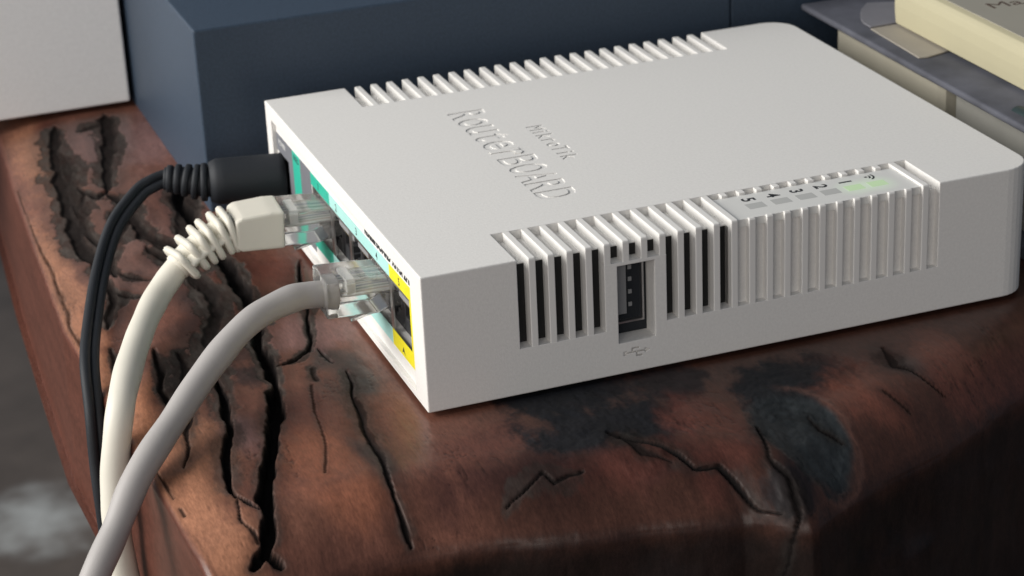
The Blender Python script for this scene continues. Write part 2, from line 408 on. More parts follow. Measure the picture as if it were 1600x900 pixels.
def build_wood():
    us = np.concatenate([np.linspace(-140, -104, 6), np.linspace(-102, -62, 50), np.linspace(-61.5, 48, 330), np.linspace(48.45, 135, 210), np.linspace(138, 330, 50)])
    vs_ = np.concatenate([np.linspace(-110, -72, 20), np.linspace(-71, -46, 42), np.linspace(-45.6, 72, 345), np.linspace(72.6, 232, 220), np.linspace(236, 420, 30)])
    U, V = np.meshgrid(us, vs_, indexing='ij')
    XAR = ip(V, XA)
    ARR = -57.0
    uc = np.maximum(U, ARR)
    x = uc + (XAR - ARR) * np.clip((40 - uc) / (40 - ARR), 0, 1)
    dl = np.maximum(ARR - U, 0)                        # distance gone round the left arris
    RID = -40.0
    vc = np.maximum(V, RID)
    yfx = sum(ip(x + o_ + 0.8 * fbm(x, V * 0, 9, 5), YF) * w_ for o_, w_ in ((-4.5, .1), (-3, .16), (-1.5, .16), (0, .16), (1.5, .16), (3, .16), (4.5, .1)))
    y = vc + (yfx - RID) * np.clip((60 - vc) / (60 - RID), 0, 1)
    df = np.maximum(RID - V, 0)                        # distance gone round the front edge
    s = y - yfx
    t = x - XAR
    z = -1.0 - 7.0 * np.clip((18 - s) / 18, 0, 1) ** 2 - 2.5 * np.clip(1 - t / 22, 0, 1) ** 2
    z = z + 0.25 * fbm(x, y, 26, 3, 2) * sm(0, 12, -y + 0 * x) 
    # rounded left arris, then the sawn side
    r = 1.6
    a = np.minimum(dl / r, math.pi / 2)
    x = x - r * np.sin(a) - 0.04 * np.maximum(dl - r * math.pi / 2, 0)
    z = z - r * (1 - np.cos(a)) - np.maximum(dl - r * math.pi / 2, 0)
    # rounded front edge, then the rough front
    r = 5.5
    a0 = 0.62
    a = np.minimum(df / r, math.pi / 2 - a0)
    rest = np.maximum(df - r * (math.pi / 2 - a0), 0)
    y = y - r * (np.sin(a + a0) - math.sin(a0)) - 0.06 * rest + 2.2 * fbm(x, V, 16, 21, 3) * sm(0, 14, rest)
    z = z - r * (math.cos(a0) - np.cos(a + a0)) - rest
    zf = np.maximum(z, -42.0)
    z = np.where(dl > 0, zf, z)
    # ---- surface pattern, in plan coordinates
    px = np.where(dl > 0, x - dl, x)
    py = np.where(df > 0, y - df, y)
    wx = px + 1.3 * fbm(px, py * .6, 8, 31, 3, .5)
    wy = py + 1.1 * fbm(px, py * .6, 8, 51, 3, .5)
    depth = np.zeros_like(px)
    core = np.zeros_like(px)
    halo = np.zeros_like(px)
    burn = np.zeros_like(px)
    near = (px < 150) & (py < 240)
    ax, ay = wx[near], wy[near]
    dn = np.zeros(ax.shape)
    cn = np.zeros(ax.shape)
    hn = np.zeros(ax.shape)
    bn = np.zeros(ax.shape)
    rag = fbm(ax, ay * .45, 4.0, 77, 6, .66)            # ragged, fibre-stretched edge noise
    rag2 = fbm(ax, ay * .45, 2.6, 177, 3, .6)
    wob = 1 + 0.5 * fbm(ax, ay * .6, 4.5, 71, 4, .6)
    for pts, w0, w1, dep, hal in FISSURES:
        P = np.array(pts)
        lo = P.min(0) - 12
        hi = P.max(0) + 12
        sel = np.where((ax > lo[0]) & (ax < hi[0]) & (ay > lo[1]) & (ay < hi[1]))[0]
        if not len(sel):
            continue
        sx, sy = ax[sel], ay[sel]
        seg = np.hypot(*(P[1:] - P[:-1]).T)
        cum = np.concatenate([[0], np.cumsum(seg)])
        best = np.full(len(sel), 1e9)
        frac = np.zeros(len(sel))
        for k in range(len(P) - 1):
            d = P[k + 1] - P[k]
            L2 = max(d @ d, 1e-9)
            tt = np.clip(((sx - P[k][0]) * d[0] + (sy - P[k][1]) * d[1]) / L2, 0, 1)
            dd = np.hypot(sx - P[k][0] - tt * d[0], sy - P[k][1] - tt * d[1])
            b = dd < best
            best = np.where(b, dd, best)
            frac = np.where(b, (cum[k] + tt * seg[k]) / cum[-1], frac)
        w = 0.5 * (w0 + (w1 - w0) * frac) * wob[sel] * (1 + .25 * sm(50, 110, sy))
        ends = np.clip(0.25 + np.minimum(frac, 1 - frac) * cum[-1] / 5.0, 0.2, 1.0) if cum[-1] > 6 else 1.0
        w = np.maximum(w * ends, .22)
        crisp = sm(2, 42, sy)
        e1 = best + rag2[sel] * (.10 + .55 * w)
        g = 1 - sm(0.65 * w, 1.02 * w + .12, e1)
        hw = w + (.75 + .4 * crisp) * hal * ends
        e2 = best + rag[sel] * (0.5 + 1.5 * hal)
        sf = .22 + .75 * (1 - crisp)
        h = (1 - sm(hw - sf, hw + sf, e2)) * (1.0 if hal > .55 else .5) * (.62 + .38 * crisp)
        bb = np.exp(-(np.maximum(best - hw, 0) / (1.2 + hal)) ** 2) * min(1, hal)
        dn[sel] = np.maximum(dn[sel], g * dep * (.6 if dep > 2.6 else .35))
        cn[sel] = np.maximum(cn[sel], (1 - sm(.95 * w, 1.25 * w + .12, e1)) * (1 if dep > 2.6 else min(1, .42 + dep / 5 + .25 * (1 - crisp.mean()))))
        hn[sel] = np.maximum(hn[sel], h)
        bn[sel] = np.maximum(bn[sel], bb)
    depth[near] = dn
    core[near] = cn
    halo[near] = hn
    burn[near] = bn
    # ---- colour of the wood, with router shade and varnish sheen painted in
    CO = {'orange': (0.315, 0.158, 0.094), 'pink': (0.225, 0.122, 0.098), 'rust': (0.225, 0.094, 0.056), 'mauve_sheen': (0.205, 0.122, 0.114), 'red': (0.098, 0.036, 0.027),  # mauve and pink are lifted and greyed to paint in the varnish sheen
          'darkred': (0.042, 0.019, 0.017), 'tan': (0.150, 0.073, 0.050), 'char': (0.009, 0.011, 0.0145), 'teal': (0.020, 0.027, 0.031), 'dusk': (0.052, 0.042, 0.040),
          'bark': (0.042, 0.030, 0.029), 'redor': (0.135, 0.052, 0.035)}
    base = np.array((0.140, 0.064, 0.045))
    c = np.zeros(px.shape + (3,)) + base
    big = fbm(px, py * .45, 14, 81, 4)
    c *= (1 + 0.25 * big)[..., None]
    router_shade = sm(2, 26, px - .35 * py + 5 * big) * (1 - sm(60, 110, py))  # router's shade on the front-right wood, painted in over its darker tone
    c = c * (1 - .62 * router_shade[..., None])
    ragz = fbm(px, py * .55, 6.0, 97, 6, .68)
    char = np.zeros_like(px)
    for (zx, zy, rx, ry, key, st, rot) in ZONES:
        ddx = wx - zx
        ddy = wy - zy
        ca, sa = math.cos(rot), math.sin(rot)
        e = np.hypot((ddx * ca - ddy * sa) / rx, (ddx * sa + ddy * ca) / ry) + .75 * ragz
        soft = .27 if key in ('char', 'teal', 'bark') else .5
        g = st * (1 - sm(0.8 - soft, 0.8 + soft, e))
        if key in ('char', 'teal', 'bark'):
            char = np.maximum(char, g)
        c = c * (1 - g[..., None]) + np.array(CO[key]) * (1 + .2 * big)[..., None] * g[..., None]
    # the charred hollow
    hx, hy, hrx, hry = HOLLOW
    eh = np.hypot((wx - hx) / hrx, (wy - hy) / hry) + .22 * ragz
    hol = 1 - sm(.80, 1.10, eh)
    arcs = fbm(eh * 40, np.arctan2(wy - hy, wx - hx) * 1.5, 3.0, 301, 4, .6)
    c = c * (1 - hol[..., None]) + np.array((0.0165, 0.0215, 0.0245)) * (1 + .5 * arcs)[..., None] * hol[..., None]
    char = np.maximum(char, hol * .6)
    rim = np.exp(-((eh - 1.08) / .07) ** 2) * sm(-.2, .5, (wx - hx) / hrx - .3 * (wy - hy) / hry)
    c = c * (1 - .45 * rim[..., None]) + np.array((0.15, 0.082, 0.065)) * .45 * rim[..., None]
    # the rough front is toned near black, the sawn left side red-brown
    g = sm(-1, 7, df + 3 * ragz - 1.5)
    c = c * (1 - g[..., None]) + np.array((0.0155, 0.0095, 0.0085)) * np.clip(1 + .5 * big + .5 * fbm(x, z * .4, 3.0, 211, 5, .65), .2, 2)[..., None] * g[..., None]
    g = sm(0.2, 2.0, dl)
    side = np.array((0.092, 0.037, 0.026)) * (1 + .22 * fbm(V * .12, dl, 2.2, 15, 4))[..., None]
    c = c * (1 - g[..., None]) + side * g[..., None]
    # grain
    gr = fbm(px, py * .10, .9, 111, 4, .65)
    mott = fbm(px, py * .55, 3.2, 161, 6, .68)
    c *= np.clip(1 + (0.14 * gr + .26 * mott) * (dl <= 0), .4, 1.8)[..., None]
    hair = fbm(px + 2 * big, py * .16, 2.0, 171, 3, .6)
    hl = (1 - sm(.0, .045, np.abs(hair))) * sm(.1, .5, fbm(px, py, 11, 181, 3)) * (dl <= 0)
    c *= (1 - .5 * hl)[..., None]
    sp = fbm(px, py * .5, 1.8, 121, 5, .66)
    c *= (1 - .42 * np.clip(burn * (1 + .8 * mott), 0, 1))[..., None]
    hn_ = np.clip(halo * (0.93 + .3 * sp), 0, 1)[..., None]
    c = c * (1 - .93 * hn_) + np.array((0.036, 0.034, 0.031)) * (np.clip(1 + 1.1 * sp, .15, 3) * (1 - .62 * router_shade))[..., None] * .93 * hn_
    cc = np.clip(core, 0, 1)[..., None]
    c = c * (1 - cc) + np.array((0.009, 0.008, 0.008)) * cc
    lum = c.sum(-1) / 3
    rough = np.clip(1.5 * core + .7 * halo + .5 * char, 0, 1)
    # ---- relief along the normal
    P3 = np.stack([x, y, z], -1)
    gu = np.gradient(P3, axis=0)
    gv = np.gradient(P3, axis=1)
    N = np.cross(gu, gv)
    N /= np.linalg.norm(N, axis=-1, keepdims=True) + 1e-9
    under = sm(-2, 2, px) * sm(-3, 0, py) * (1 - sm(119, 122, py)) * (1 - sm(138, 141, px))
    rel = -depth - halo * (.16 + .22 * sp) * (.15 + .85 * sm(2, 42, py)) - 1.9 * np.clip(1 - eh ** 2, 0, 1) + .10 * arcs * hol + 0.12 * fbm(px, py * .6, 4.0, 131, 4) + .03 * gr - .12 * hl
    rel += char * (core < .2) * .55 * fbm(px, py * .6, 3.2, 141, 5, .62)
    rel = np.where((dl > 0) | (df > 3), rel * .4 + .22 * fbm(x, z + y * .5, 9, 151, 3), rel)
    rel *= (1 - under)
    P3 = P3 + N * rel[..., None]
    nu, nv = px.shape
    # close the slab with a skirt and an underside
    idx = np.arange(nu * nv).reshape(nu, nv)
    q = np.stack([idx[:-1, :-1], idx[1:, :-1], idx[1:, 1:], idx[:-1, 1:]], -1).reshape(-1, 4)
    me = bpy.data.meshes.new('wood')
    me.vertices.add(nu * nv)
    me.vertices.foreach_set('co', (P3 * S).astype(np.float32).ravel())
    me.loops.add(len(q) * 4)
    me.loops.foreach_set('vertex_index', q.ravel().astype(np.int32))
    me.polygons.add(len(q))
    me.polygons.foreach_set('loop_start', np.arange(0, len(q) * 4, 4, dtype=np.int32))
    me.polygons.foreach_set('loop_total', np.full(len(q), 4, dtype=np.int32))
    me.polygons.foreach_set('use_smooth', np.ones(len(q), dtype=bool))
    me.update()
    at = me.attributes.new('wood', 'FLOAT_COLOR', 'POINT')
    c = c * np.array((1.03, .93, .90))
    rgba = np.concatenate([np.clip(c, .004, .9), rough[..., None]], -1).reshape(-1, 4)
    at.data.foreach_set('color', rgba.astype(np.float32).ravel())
    return me

def wood_material():
    mt = bpy.data.materials.new('varnished_wood')
    mt.use_nodes = True
    nt = mt.node_tree
    b = nt.nodes['Principled BSDF']
    L = nt.links.new
    at = nt.nodes.new('ShaderNodeAttribute')
    at.attribute_name = 'wood'
    tc = nt.nodes.new('ShaderNodeTexCoord')
    mp = nt.nodes.new('ShaderNodeMapping')
    mp.inputs['Scale'].default_value = (1, .22, .5)
    L(tc.outputs['Object'], mp.inputs['Vector'])
    n = nt.nodes.new('ShaderNodeTexNoise')
    n.inputs['Scale'].default_value = 2200
    n.inputs['Detail'].default_value = 5
    n.inputs['Roughness'].default_value = .65
    L(mp.outputs[0], n.inputs['Vector'])
    r = nt.nodes.new('ShaderNodeMapRange')
    r.inputs['From Min'].default_value = .3
    r.inputs['From Max'].default_value = .7
    r.inputs['To Min'].default_value = .72
    r.inputs['To Max'].default_value = 1.26
    L(n.outputs[0], r.inputs['Value'])
    mu = nt.nodes.new('ShaderNodeVectorMath')
    mu.operation = 'SCALE'
    L(at.outputs['Color'], mu.inputs[0])
    L(r.outputs[0], mu.inputs['Scale'])
    L(mu.outputs[0], b.inputs['Base Color'])
    rr = nt.nodes.new('ShaderNodeMapRange')
    rr.inputs['To Min'].default_value = .34
    rr.inputs['To Max'].default_value = .85
    L(at.outputs['Alpha'], rr.inputs['Value'])
    L(rr.outputs[0], b.inputs['Roughness'])
    sl = nt.nodes.new('ShaderNodeMapRange')
    sl.inputs['To Min'].default_value = .32
    sl.inputs['To Max'].default_value = .06
    L(at.outputs['Alpha'], sl.inputs['Value'])
    L(sl.outputs[0], b.inputs['Specular IOR Level'])
    n2 = nt.nodes.new('ShaderNodeTexNoise')
    n2.inputs['Scale'].default_value = 420
    n2.inputs['Detail'].default_value = 4
    L(mp.outputs[0], n2.inputs['Vector'])
    bp = nt.nodes.new('ShaderNodeBump')
    bp.inputs['Strength'].default_value = .16
    bp.inputs['Distance'].default_value = .0006
    L(n2.outputs[0], bp.inputs['Height'])
    L(bp.outputs[0], b.inputs['Normal'])
    return mt

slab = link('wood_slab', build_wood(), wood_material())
tag(slab, 'cracked reddish live-edge wood slab under the white router', 'wood slab')

FLOOR_SHEEN = (0.002, 0.846, -.46)  # centre of the whitish gloss reflection painted into the floor colour
# floor far below the slab's left edge
def floor_material():
    mt = mat('polished_dark_floor', (0.115, 0.093, 0.078), 0.35, var=0.3, vscale=14, bump=.3, bscale=25)
    nt = mt.node_tree
    b = nt.nodes['Principled BSDF']
    tc = nt.nodes.new('ShaderNodeTexCoord')
    d = nt.nodes.new('ShaderNodeVectorMath')
    d.operation = 'DISTANCE'
    d.inputs[1].default_value = FLOOR_SHEEN
    nt.links.new(tc.outputs['Object'], d.inputs[0])
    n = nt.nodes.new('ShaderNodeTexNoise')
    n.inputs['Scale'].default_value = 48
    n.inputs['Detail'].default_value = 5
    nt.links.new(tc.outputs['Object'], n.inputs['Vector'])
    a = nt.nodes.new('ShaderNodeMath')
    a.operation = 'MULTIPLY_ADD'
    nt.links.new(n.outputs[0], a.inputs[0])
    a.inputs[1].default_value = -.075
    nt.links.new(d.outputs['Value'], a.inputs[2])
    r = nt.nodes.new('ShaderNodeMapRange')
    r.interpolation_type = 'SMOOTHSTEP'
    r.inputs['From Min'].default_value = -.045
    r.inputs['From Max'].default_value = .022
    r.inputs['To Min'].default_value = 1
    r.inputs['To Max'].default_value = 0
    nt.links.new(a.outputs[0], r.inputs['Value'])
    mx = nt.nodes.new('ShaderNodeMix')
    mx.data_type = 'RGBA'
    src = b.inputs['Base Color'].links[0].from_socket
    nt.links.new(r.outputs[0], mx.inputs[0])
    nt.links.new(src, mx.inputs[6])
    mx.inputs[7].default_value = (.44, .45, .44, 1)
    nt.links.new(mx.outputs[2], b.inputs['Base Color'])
    return mt
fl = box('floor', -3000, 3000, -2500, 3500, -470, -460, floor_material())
tag(fl, kind='structure')

# ------------------------------------------------------------------ router
DX, DY, DZ = 138.0, 119.0, 29.3
router = empty('wireless_router')
tag(router, 'white plastic network router with vent slots and yellow labelled port', 'router')

def case_mesh():
    poly = [(0, 0)]
    rc = 7.0
    n = 8
    poly += [(DX - rc + rc * math.sin(a), rc - rc * math.cos(a)) for a in [math.pi / 2 * k / n for k in range(n + 1)]]
    poly += [(DX - rc + rc * math.cos(a), DY - rc + rc * math.sin(a)) for a in [math.pi / 2 * k / n for k in range(n + 1)]]
    poly += [(0, DY)]
    bm = prism_bm(poly, 2, 0, DZ)
    es = [e for e in bm.edges if abs(e.verts[0].co.z - e.verts[1].co.z) < 1e-4]
    es += [e for e in bm.edges if abs(e.verts[0].co.z - e.verts[1].co.z) > 1 and e.verts[0].co.x < 1]
    bmesh.ops.bevel(bm, geom=es, offset=.35, segments=3, affect='EDGES', profile=.55)
    return bm_mesh(bm)

case = link('case', case_mesh(), M['case'], router)
X0, P_, SW, RW = 19.95, 4.0, 2.55, 1.45        # first slot, pitch, slot width, rib width
XE = X0 + P_ * 23 + SW
def cbox(*a):
    cut(case, bm_mesh(box_bm(*a)))
# near side
cbox(X0, XE, -2, 15, 27.3, 33)
cbox(X0, 38.5, -2, 3.2, 10.1, 30)
cbox(38.5 - .01, 51.96, -2, 3.2, 24.7, 30)
cbox(51.95, 66.5, -2, 3.2, 10.1, 30)
cbox(66.49, XE, -2, 1.75, 10.1, 30)
cbox(41.2, 49.4, -2, 14, 6.9, 24.0)            # USB opening
# far side
cbox(X0, XE, DY - 15.6, DY + 2, 27.3, 33)
cbox(X0, XE, DY - 3.2, DY + 2, 10.1, 30)
# port face
cbox(-2, 1.0, 7.2, 113.8, 1.8, 25.9)
cbox(-2, 17, 9.6, 83.2, 7.7, 19.9)
cbox(-2, 12, 103.5, 112.5, 7.5, 18.5)
# engraved lettering
def engrave(s, length, height, right, up, origin, depth=.32, offset=0.0):
    me = fit_text(s, length, height, depth, offset)
    me.transform(Matrix.Scale(S, 4) @ basis(right, up, origin))
    cut(case, me)
RT, UP = (0, -1, 0), (1, 0, 0)
def letter_row(word, pitch, width, sizes, origin, depth, offset):
    out = bmesh.new()
    n = len(word)
    for k, ch in enumerate(word):
        hgt = sizes.get(ch, sizes['*'])
        me = fit_text(ch, width.get(ch, width['*']), hgt, depth, 0.0 if ch == 'B' else offset)
        me.transform(Matrix.Scale(S, 4) @ basis(RT, UP, origin) @ Matrix.Translation(((k - (n - 1) / 2) * pitch, hgt / 2, 0)))
        out.from_mesh(me)
        bpy.data.meshes.remove(me)
    bmesh.ops.remove_doubles(out, verts=out.verts, dist=1e-7)
    bmesh.ops.recalc_face_normals(out, faces=out.faces)
    me = bpy.data.meshes.new('letters')
    out.to_mesh(me)
    out.free()
    cut(case, me)
letter_row('RouterBOARD', 5.62, {'*': 5.0, 't': 3.6, 'r': 3.8}, {'*': 8.6, 'o': 7.0, 'u': 7.0, 'e': 7.0, 'r': 7.0, 't': 8.2}, (36.0, 58.3, DZ), .17, .014)
letter_row('MikroTik', 3.0, {'*': 2.3, 'M': 2.9, 'i': .7, 'r': 1.6}, {'*': 3.9, 'o': 2.9, 'r': 2.9}, (49.2, 60.2, DZ), .14, .0)
# USB trident mark on the near side
bm = bmesh.new()
for (xa, xb, za, zb) in ((42.8, 47.0, 4.30, 4.62), (44.0, 44.3, 4.6, 5.3), (44.0, 45.6, 5.2, 5.5), (45.0, 45.3, 3.5, 4.32), (45.0, 46.4, 3.4, 3.7)):
    cutb = box_bm(xa, xb, -.22, .5, za, zb)
    cut(case, bm_mesh(cutb))
for prof in (([(46.9, 3.9), (48.0, 4.46), (46.9, 5.0)]), ([(42.2, 4.0), (42.9, 4.0), (42.9, 4.9), (42.2, 4.9)])):
    cut(case, bm_mesh(prism_bm(prof, 1, -.22, .5)))
bm.free()
case.data.materials.clear()
case.data.materials.append(M['case'])
case.data.polygons.foreach_set('use_smooth', [False] * len(case.data.polygons))

def rib_bm(near=True, side=3.25, bottom=9.8, panel=False, inner=15.3):
    T = DZ - .02
    o = .02
    if panel:
        poly = [(inner, T), (13.3, T), (13.3, 28.2), (.95, 28.2), (.95, T - .25), (o + .3, T - .25), (o, T - .55), (o, bottom), (side, bottom), (side, 27.0), (inner, 27.0)]
    else:
        poly = [(inner, T), (o + .45, T), (o + .13, T - .13), (o, T - .45), (o, bottom), (side, bottom), (side, 27.0), (inner, 27.0)]
    if not near:
        poly = [(DY - a, b) for a, b in poly]
    return prism_bm(poly, 0, 0, RW, bev=.16, seg=2)

rib_meshes = {}
def rib(i, key, **kw):
    if key not in rib_meshes:
        rib_meshes[key] = bm_mesh(rib_bm(**kw), 'vent_rib')
        rib_meshes[key].materials.append(M['rib'])
    o = bpy.data.objects.new('vent_rib', rib_meshes[key])
    COL.objects.link(o)
    o.parent = router
    o.location = ((X0 + SW + P_ * i) * S, 0, 0)
for i in range(23):
    if 4 <= i <= 7:
        rib(i, 'short', bottom=24.4)
    elif i <= 11:
        rib(i, 'open')
    elif i <= 21:
        rib(i, 'panel', side=1.8, panel=True)
    else:
        rib(i, 'shut', side=1.8)
    rib(i, 'far', near=False, inner=15.9)
box('vent_shade_sheet', X0 + .05, 38.45, 3.0, 3.15, 10.15, 27.1, M['dark'], router)  # dark sheets stand in for the shade inside the case, which is solid
box('vent_shade_sheet', 52.0, 66.4, 3.0, 3.15, 10.15, 27.1, M['dark'], router)
box('vent_shade_sheet', 38.55, 51.9, 3.0, 3.15, 24.75, 27.1, M['dark'], router)

# LED strip window, its lamps and printed numbers
def panel_material():
    mt = mat('milky_led_window', (0.70, 0.695, 0.67), .35, spec=.5)
    nt = mt.node_tree
    b = nt.nodes['Principled BSDF']
    tc = nt.nodes.new('ShaderNodeTexCoord')
    acc = None
    for cx in (98.0, 103.4):
        d = nt.nodes.new('ShaderNodeVectorMath')
        d.operation = 'DISTANCE'
        d.inputs[1].default_value = (cx * S, 6.6 * S, 28.7 * S)
        nt.links.new(tc.outputs['Object'], d.inputs[0])
        r = nt.nodes.new('ShaderNodeMapRange')
        r.interpolation_type = 'SMOOTHERSTEP'
        r.inputs['From Min'].default_value = .8 * S
        r.inputs['From Max'].default_value = 6.0 * S
        r.inputs['To Min'].default_value = .11
        r.inputs['To Max'].default_value = 0
        nt.links.new(d.outputs['Value'], r.inputs['Value'])
        if acc is None:
            acc = r.outputs[0]
        else:
            a = nt.nodes.new('ShaderNodeMath')
            nt.links.new(acc, a.inputs[0])
            nt.links.new(r.outputs[0], a.inputs[1])
            acc = a.outputs[0]
    b.inputs['Emission Color'].default_value = (.30, .85, .20, 1)
    nt.links.new(acc, b.inputs['Emission Strength'])
    return mt
ledp = box('led_window', 67.95, 110.45, .98, 13.25, 27.02, 28.75, panel_material(), router, bev=.08)
ZL = 28.75
for i, cx in enumerate((75.2, 81.0, 86.7, 92.4, 98.0, 103.4)):
    o = box('led', cx - 2.0, cx + 2.0, 5.2, 8.1, ZL - .1, ZL + .012, M['ledon'] if i > 3 else M['ledoff'], ledp)
    if i > 3:
        o['label'] = 'lit green indicator'
for s, cx in zip('54321', (75.2, 80.8, 86.3, 92.0, 97.7)):
    printed('printed_digit', s, None, 3.0, RT, UP, (cx, 10.3, ZL), M['print'], ledp, depth=.02, offset=.022)
# wireless mark: a dot and two arcs
bm = bmesh.new()
cx, cy = 102.9, 10.9
for rr in (.9, 1.7):
    n = 10
    prev = None
    for k in range(n + 1):
        a = -.95 + 1.1 * k / n * 1.6 - .25
        d = Vector((math.cos(a), math.sin(a), 0))
        v = [bm.verts.new(Vector((cx, cy, ZL + .02)) + d * (rr + w)) for w in (-.2, .2)]
        if prev:
            bm.faces.new((prev[0], prev[1], v[1], v[0]))
        prev = v
box_bm(cx - .3, cx + .3, cy - .3, cy + .3, ZL, ZL + .02, bm=bm)
link('wireless_mark', bm_mesh(bm), M['print'], ledp)

# USB socket
usb = box('usb_port', 41.3, 49.3, 4.6, 13, 7.0, 23.9, M['black'], router)
o = link('metal_shell', bm_mesh(ring_hole_bm([(41.5, 9.6), (48.4, 9.6), (48.4, 23.6), (41.5, 23.6)], [(41.9, 10.0), (48.0, 10.0), (48.0, 23.2), (41.9, 23.2)], 1, 3.5, 4.7)), M['metal'], usb)
box('tongue', 42.5, 44.6, 3.6, 4.65, 11.6, 23.0, M['grey_pl'], usb, bev=.15)
for zz in (13.2, 16.0, 18.8, 21.4):
    box('contact', 45.3, 46.1, 4.3, 4.62, zz - .45, zz + .45, M['grey_pl'], usb, bev=.08)

# printed strips on the port face
XF = .9
def strip(name, y0, y1, z0, z1, material):
    return box(name, XF, 1.02, y0, y1, z0, z1, material, router)
strip('printed_strip', 68.4, 83.6, 20.0, 22.9, M['teal'])
strip('printed_strip', 24.4, 68.4, 20.0, 22.9, M['cyan'])
strip('printed_strip', 7.5, 24.4, 20.0, 22.9, M['yellow'])
box('printed_strip', XF - .02, .94, 7.5, 11.3, 4.9, 20.0, M['yellow'], router)
box('printed_strip', XF - .02, .94, 11.3, 24.6, 4.9, 8.45, M['yellow'], router)
box('printed_strip', XF - .02, .94, 24.6, 68.4, 4.9, 8.45, M['cyan'], router)
box('printed_strip', XF - .02, .94, 68.4, 83.6, 4.9, 8.45, M['teal'], router)
strip('printed_strip', 92.6, 99.3, 3.2, 23.0, M['teal'])
strip('printed_strip', 83.6, 92.6, 3.2, 23.0, M['sgrey'])
strip('printed_strip', 99.3, 103.3, 3.2, 23.0, M['sgrey'])
strip('printed_strip', 103.3, 113.7, 18.6, 23.0, M['sgrey'])
FR, FU = (0, -1, 0), (0, 0, 1)
PORTY = [74.9, 60.3, 45.9, 31.4, 17.0]
for s, yy in zip('12345', (77.4, 63.1, 47.7, 33.0, 17.8)):
    printed('printed_digit', s, None, 1.7, FR, FU, (XF, yy, 21.4), M['print'], router, depth=.02, offset=.012)
printed('model_name', 'RouterBOARD 951Ui 2HnD', 34.2, 2.55, FR, FU, (1.0, 24.1, 24.55), M['print'], router, depth=.03, offset=.055)
printed('printed_word', 'RES', 4.2, 1.4, FR, FU, (XF, 96.0, 21.6), M['print'], router, depth=.02, offset=.01)
printed('printed_word', 'POWER', 6.0, 1.3, FR, FU, (XF, 108.6, 21.2), M['wirew'], router, depth=.02)
link('arrow_mark', bm_mesh(prism_bm([(18.4, 5.5), (17.4, 7.1), (16.4, 5.5), (17.4, 6.0)], 0, XF - .04, XF)), M['print'], router)

# ethernet sockets
port_proto = None
def rj_hole(g=0.0):
    w, w2, w3 = 5.9 - g, 3.3 - g, 2.1 - g
    return [(-w, 19.1 - g), (-w, 11.3 + g), (-w2, 11.3 + g), (-w2, 9.9 + g), (-w3, 9.9 + g), (-w3, 8.5 + g), (w3, 8.5 + g), (w3, 9.9 + g), (w2, 9.9 + g), (w2, 11.3 + g), (w, 11.3 + g), (w, 19.1 - g)]
def make_port():
    hw = 7.18
    parts = []
    parts.append(('ethernet_port', ring_hole_bm([(-hw, 7.75), (hw, 7.75), (hw, 19.85), (-hw, 19.85)], rj_hole(.05), 0, 3.4, 13.5), M['portgrey']))
    parts.append(('shield', ring_hole_bm([(-hw, 7.75), (hw, 7.75), (hw, 19.85), (-hw, 19.85)], [(-6.35, 8.5), (6.35, 8.5), (6.35, 19.4), (-6.35, 19.4)], 0, .95, 1.28), M['metal']))
    parts.append(('back_wall', box_bm(13.3, 14, -hw, hw, 7.8, 19.8), M['dark']))
    parts.append(('contact_shelf', box_bm(2.2, 12, -5.8, 5.8, 16.2, 18.0, .12), M['grey_pl']))
    return parts
parts = [(n, bm_mesh(b), mm) for n, b, mm in make_port()]
for n, me, mm in parts:
    me.materials.append(mm)
contact_me = bm_mesh(box_bm(2.4, 10, -.25, .25, 15.7, 16.15))
contact_me.materials.append(M['gold'])
for yy in PORTY:
    root = None
    for n, me, mm in parts:
        o = bpy.data.objects.new(n, me)
        COL.objects.link(o)
        if root is None:
            root = o
            o.parent = router
            o.location = (0, yy * S, 0)
        else:
            o.parent = root
    for k in range(8):
        o = bpy.data.objects.new('contact', contact_me)
        COL.objects.link(o)
        o.parent = root
        o.location = (0, (k - 3.5) * 1.02 * S, 0)
box('power_socket', 1.5, 11.5, 103.6, 112.4, 7.6, 18.4, M['black'], router)
for (fx, fy) in ((12, 12), (126, 12), (12, 107), (126, 107)):
    bm = bmesh.new()
    bmesh.ops.create_cone(bm, cap_ends=True, segments=20, radius1=4.6, radius2=4.2, depth=1.04, matrix=Matrix.Translation((fx, fy, -.5)))
    link('rubber_foot', bm_mesh(bm), M['rubber'], router)

